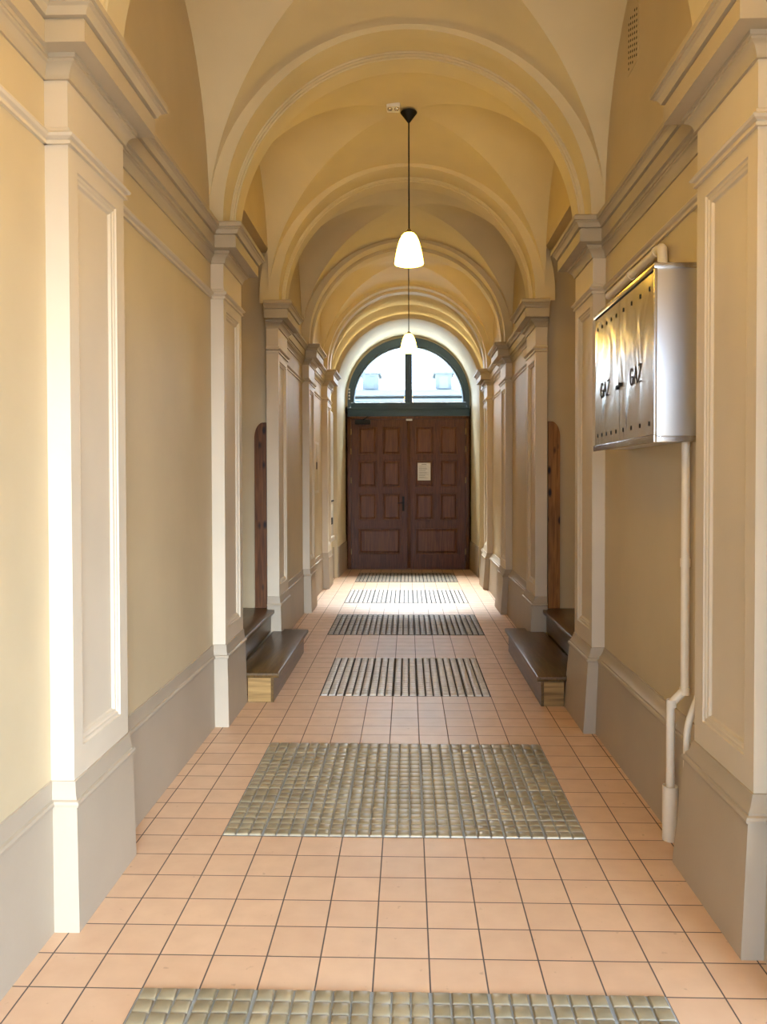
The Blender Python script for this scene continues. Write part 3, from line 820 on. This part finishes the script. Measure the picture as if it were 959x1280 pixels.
# emergency light beside the canopy of the middle lamp
em = empty('emergency_light', (-.11, 7.18, 5.13)); tag(em, 'white twin emergency light on the vault beside the lamp canopy', 'emergency light')
e = MB(); e.bbox(-.20, -.03, 7.09, 7.26, 5.07, 5.16, .014); e.build('housing', M['white'], em)
e = MB(); e.bbox(-.155, -.035, 7.04, 7.17, 5.015, 5.08, .014); e.build('lamp_head', M['white'], em)
for dx in (-.125, -.066):
    e = MB(); e.lathe([(0, 4.998), (.018, 4.998), (.022, 5.006), (.022, 5.018), (0, 5.018)], (dx, 7.075, 0), 16); e.build('lens', M['steeledge'], em)

# ------------------------------------------------------------------ hatch and cabinet on the left wall near the door
hx_ = XWL
ht = MB(); ht.bbox(hx_, hx_ + .012, 11.78, 12.52, 1.58, 2.36, .004)
hto = empty('meter_hatch', (XWL, 12.15, 1.58)); ht.build('hatch_frame', M['rail'], hto); tag(hto, 'cream painted meter hatch on the left wall before the last pilaster', 'hatch')
q = MB(); q.bbox(hx_ + .012, hx_ + .018, 11.83, 12.13, 1.62, 2.32, .003); q.build('hatch_door', M['wall'], hto)
q = MB(); q.bbox(hx_ + .012, hx_ + .018, 12.16, 12.47, 1.62, 2.32, .003); q.build('hatch_door', M['wall'], hto)
for y in (12.09, 12.20):
    q = MB(); q.bbox(hx_ + .018, hx_ + .023, y - .012, y + .012, 1.94, 2.05, .002); q.build('lock_slot', M['black'], hto)
cb = empty('wall_cabinet', (hx_, 14.1, .65)); tag(cb, 'narrow pale cabinet on the left wall next to the entrance door', 'cabinet')
q = MB(); q.bbox(hx_ - .001, hx_ + .05, 13.80, 14.50, .78, 3.0, .006); q.build('body', M['rail'], cb)
q = MB(); q.bbox(hx_ + .05, hx_ + .058, 13.84, 14.46, 1.42, 2.95, .004); q.build('cabinet_door', M['rail'], cb)
q = MB(); q.bbox(hx_ + .05, hx_ + .058, 13.84, 14.46, .82, 1.38, .004); q.build('cabinet_door', M['rail'], cb)
q = MB(); q.bbox(hx_ + .058, hx_ + .07, 13.86, 14.44, 1.395, 1.425, .003); q.build('bar', M['black'], cb)
q = MB(); q.bbox(hx_ + .058, hx_ + .075, 14.0, 14.16, 1.0, 1.12, .004); q.build('lock', M['black'], cb)
q = MB(); q.bbox(hx_ - .001, hx_ + .075, 13.78, 14.52, .70, .78, .006); q.build('ledge', M['rail'], cb)

# ------------------------------------------------------------------ outside
st_ = MB(); st_.box(-30, 30, YDOOR + .17, 60, -.4, -.15); tag(st_.build('street', M['street'], smooth=0), 'pale stone street in front of the entrance', 'street', kind='structure')
gd = MB(); gd.box(-30, 30, -40, YBACK, -.3, -.012); gd.box(XWR + .5, 30, YBACK, YDOOR + .27, -.3, -.012)
tag(gd.build('ground', M['paving'], smooth=0), 'grey paving of the yard behind the passage', 'ground', kind='structure')
YF = 28.
def zF(v): return 1.758 + (602 - v) / 1003.1 * YF
def xF(u): return .0244 + (u - 510) / 1003.1 * YF
fb = empty('building', (0, YF, 0)); tag(fb, 'pale house across the street seen through the fanlight', 'building')
q = MB(); q.box(-12, 12, YF, YF + 6, -.15, zF(489)); q.build('wall', M['facade'], fb, smooth=0)
q = MB(); q.bbox(-12, 12, YF - .45, YF, zF(497), zF(490), .03); q.bbox(-12, 12, YF - .25, YF, zF(503), zF(500), .02); q.build('cornice', M['facadetrim'], fb)
rf = MB(); rf.add([(-12, YF - .3, zF(489)), (12, YF - .3, zF(489)), (12, YF + 3, zF(466)), (-12, YF + 3, zF(466)), (12, YF + 6, zF(489)), (-12, YF + 6, zF(489))], [(0, 1, 2, 3), (3, 2, 4, 5)]); rf.build('roof', M['facade'], fb, smooth=0)
for u0, u1 in ((454, 474), (545, 565), (362, 382), (640, 660)):
    q = MB(); x0, x1 = xF(u0), xF(u1)
    q.box(x0, x1, YF - .1, YF + 1.2, zF(489), zF(469)); q.box(x0 - .08, x1 + .08, YF - .2, YF + 1.2, zF(469), zF(467))
    dm = q.build('dormer', M['facadetrim'], fb, smooth=0)
    q = MB(); q.box(x0 + .12, x1 - .12, YF - .12, YF - .08, zF(487), zF(472)); q.build('window', M['facadeglass'], dm, smooth=0)

# ------------------------------------------------------------------ light
w = bpy.data.worlds.new('sky'); scene.world = w; w.use_nodes = True
bg = w.node_tree.nodes['Background']; bg.inputs[0].default_value = (.60, .84, 1.22, 1); bg.inputs[1].default_value = SKY_L
def sun(name, direction, strength, angle, col):
    l = bpy.data.lights.new(name, 'SUN'); l.energy = strength; l.angle = math.radians(angle); l.color = col
    o = bpy.data.objects.new(name, l); COL.objects.link(o)
    o.rotation_euler = Vector(direction).to_track_quat('-Z', 'Y').to_euler(); return o
sun('sun_street', (0.02, -.59, -.81), 135., 38, (.92, .97, 1.02))
sun('sun_haze', (0.0, -.91, -.40), 28., 90, (.95, .98, 1.0))
sun('sun_yard', (-.24, .95, -.23), 8.5, 26, (.84, .97, 1.14))

# ------------------------------------------------------------------ camera
cam = bpy.data.cameras.new('camera'); co = bpy.data.objects.new('camera', cam); COL.objects.link(co); scene.camera = co
f, p, y, ro = 1003.1, 1.95233e-2, 3.01615e-2, -2.33461e-3
Bm = Matrix(((1, 0, 0), (0, 0, -1), (0, 1, 0)))
Ry = Matrix(((math.cos(y), 0, math.sin(y)), (0, 1, 0), (-math.sin(y), 0, math.cos(y))))
Rx = Matrix(((1, 0, 0), (0, math.cos(p), -math.sin(p)), (0, math.sin(p), math.cos(p))))
Rz = Matrix(((math.cos(ro), -math.sin(ro), 0), (math.sin(ro), math.cos(ro), 0), (0, 0, 1)))
R = Rz @ Rx @ Ry @ Bm
right, down, fwd = R[0], R[1], R[2]
mat = Matrix(((right[0], -down[0], -fwd[0], .02436), (right[1], -down[1], -fwd[1], 0), (right[2], -down[2], -fwd[2], 1.75804), (0, 0, 0, 1)))
co.matrix_world = mat
cam.sensor_width = 36; cam.lens = f / 1280 * 36; cam.shift_y = (621 - 640) / 1280; cam.clip_start = .05

vs = scene.view_settings
vs.view_transform = 'Standard'; vs.look = 'None'; vs.gamma = 1; vs.use_curve_mapping = False; vs.exposure = -.36
scene.cycles.max_bounces = 12; scene.cycles.diffuse_bounces = 8; scene.cycles.use_denoising = True
scene.cycles.sample_clamp_indirect = 6
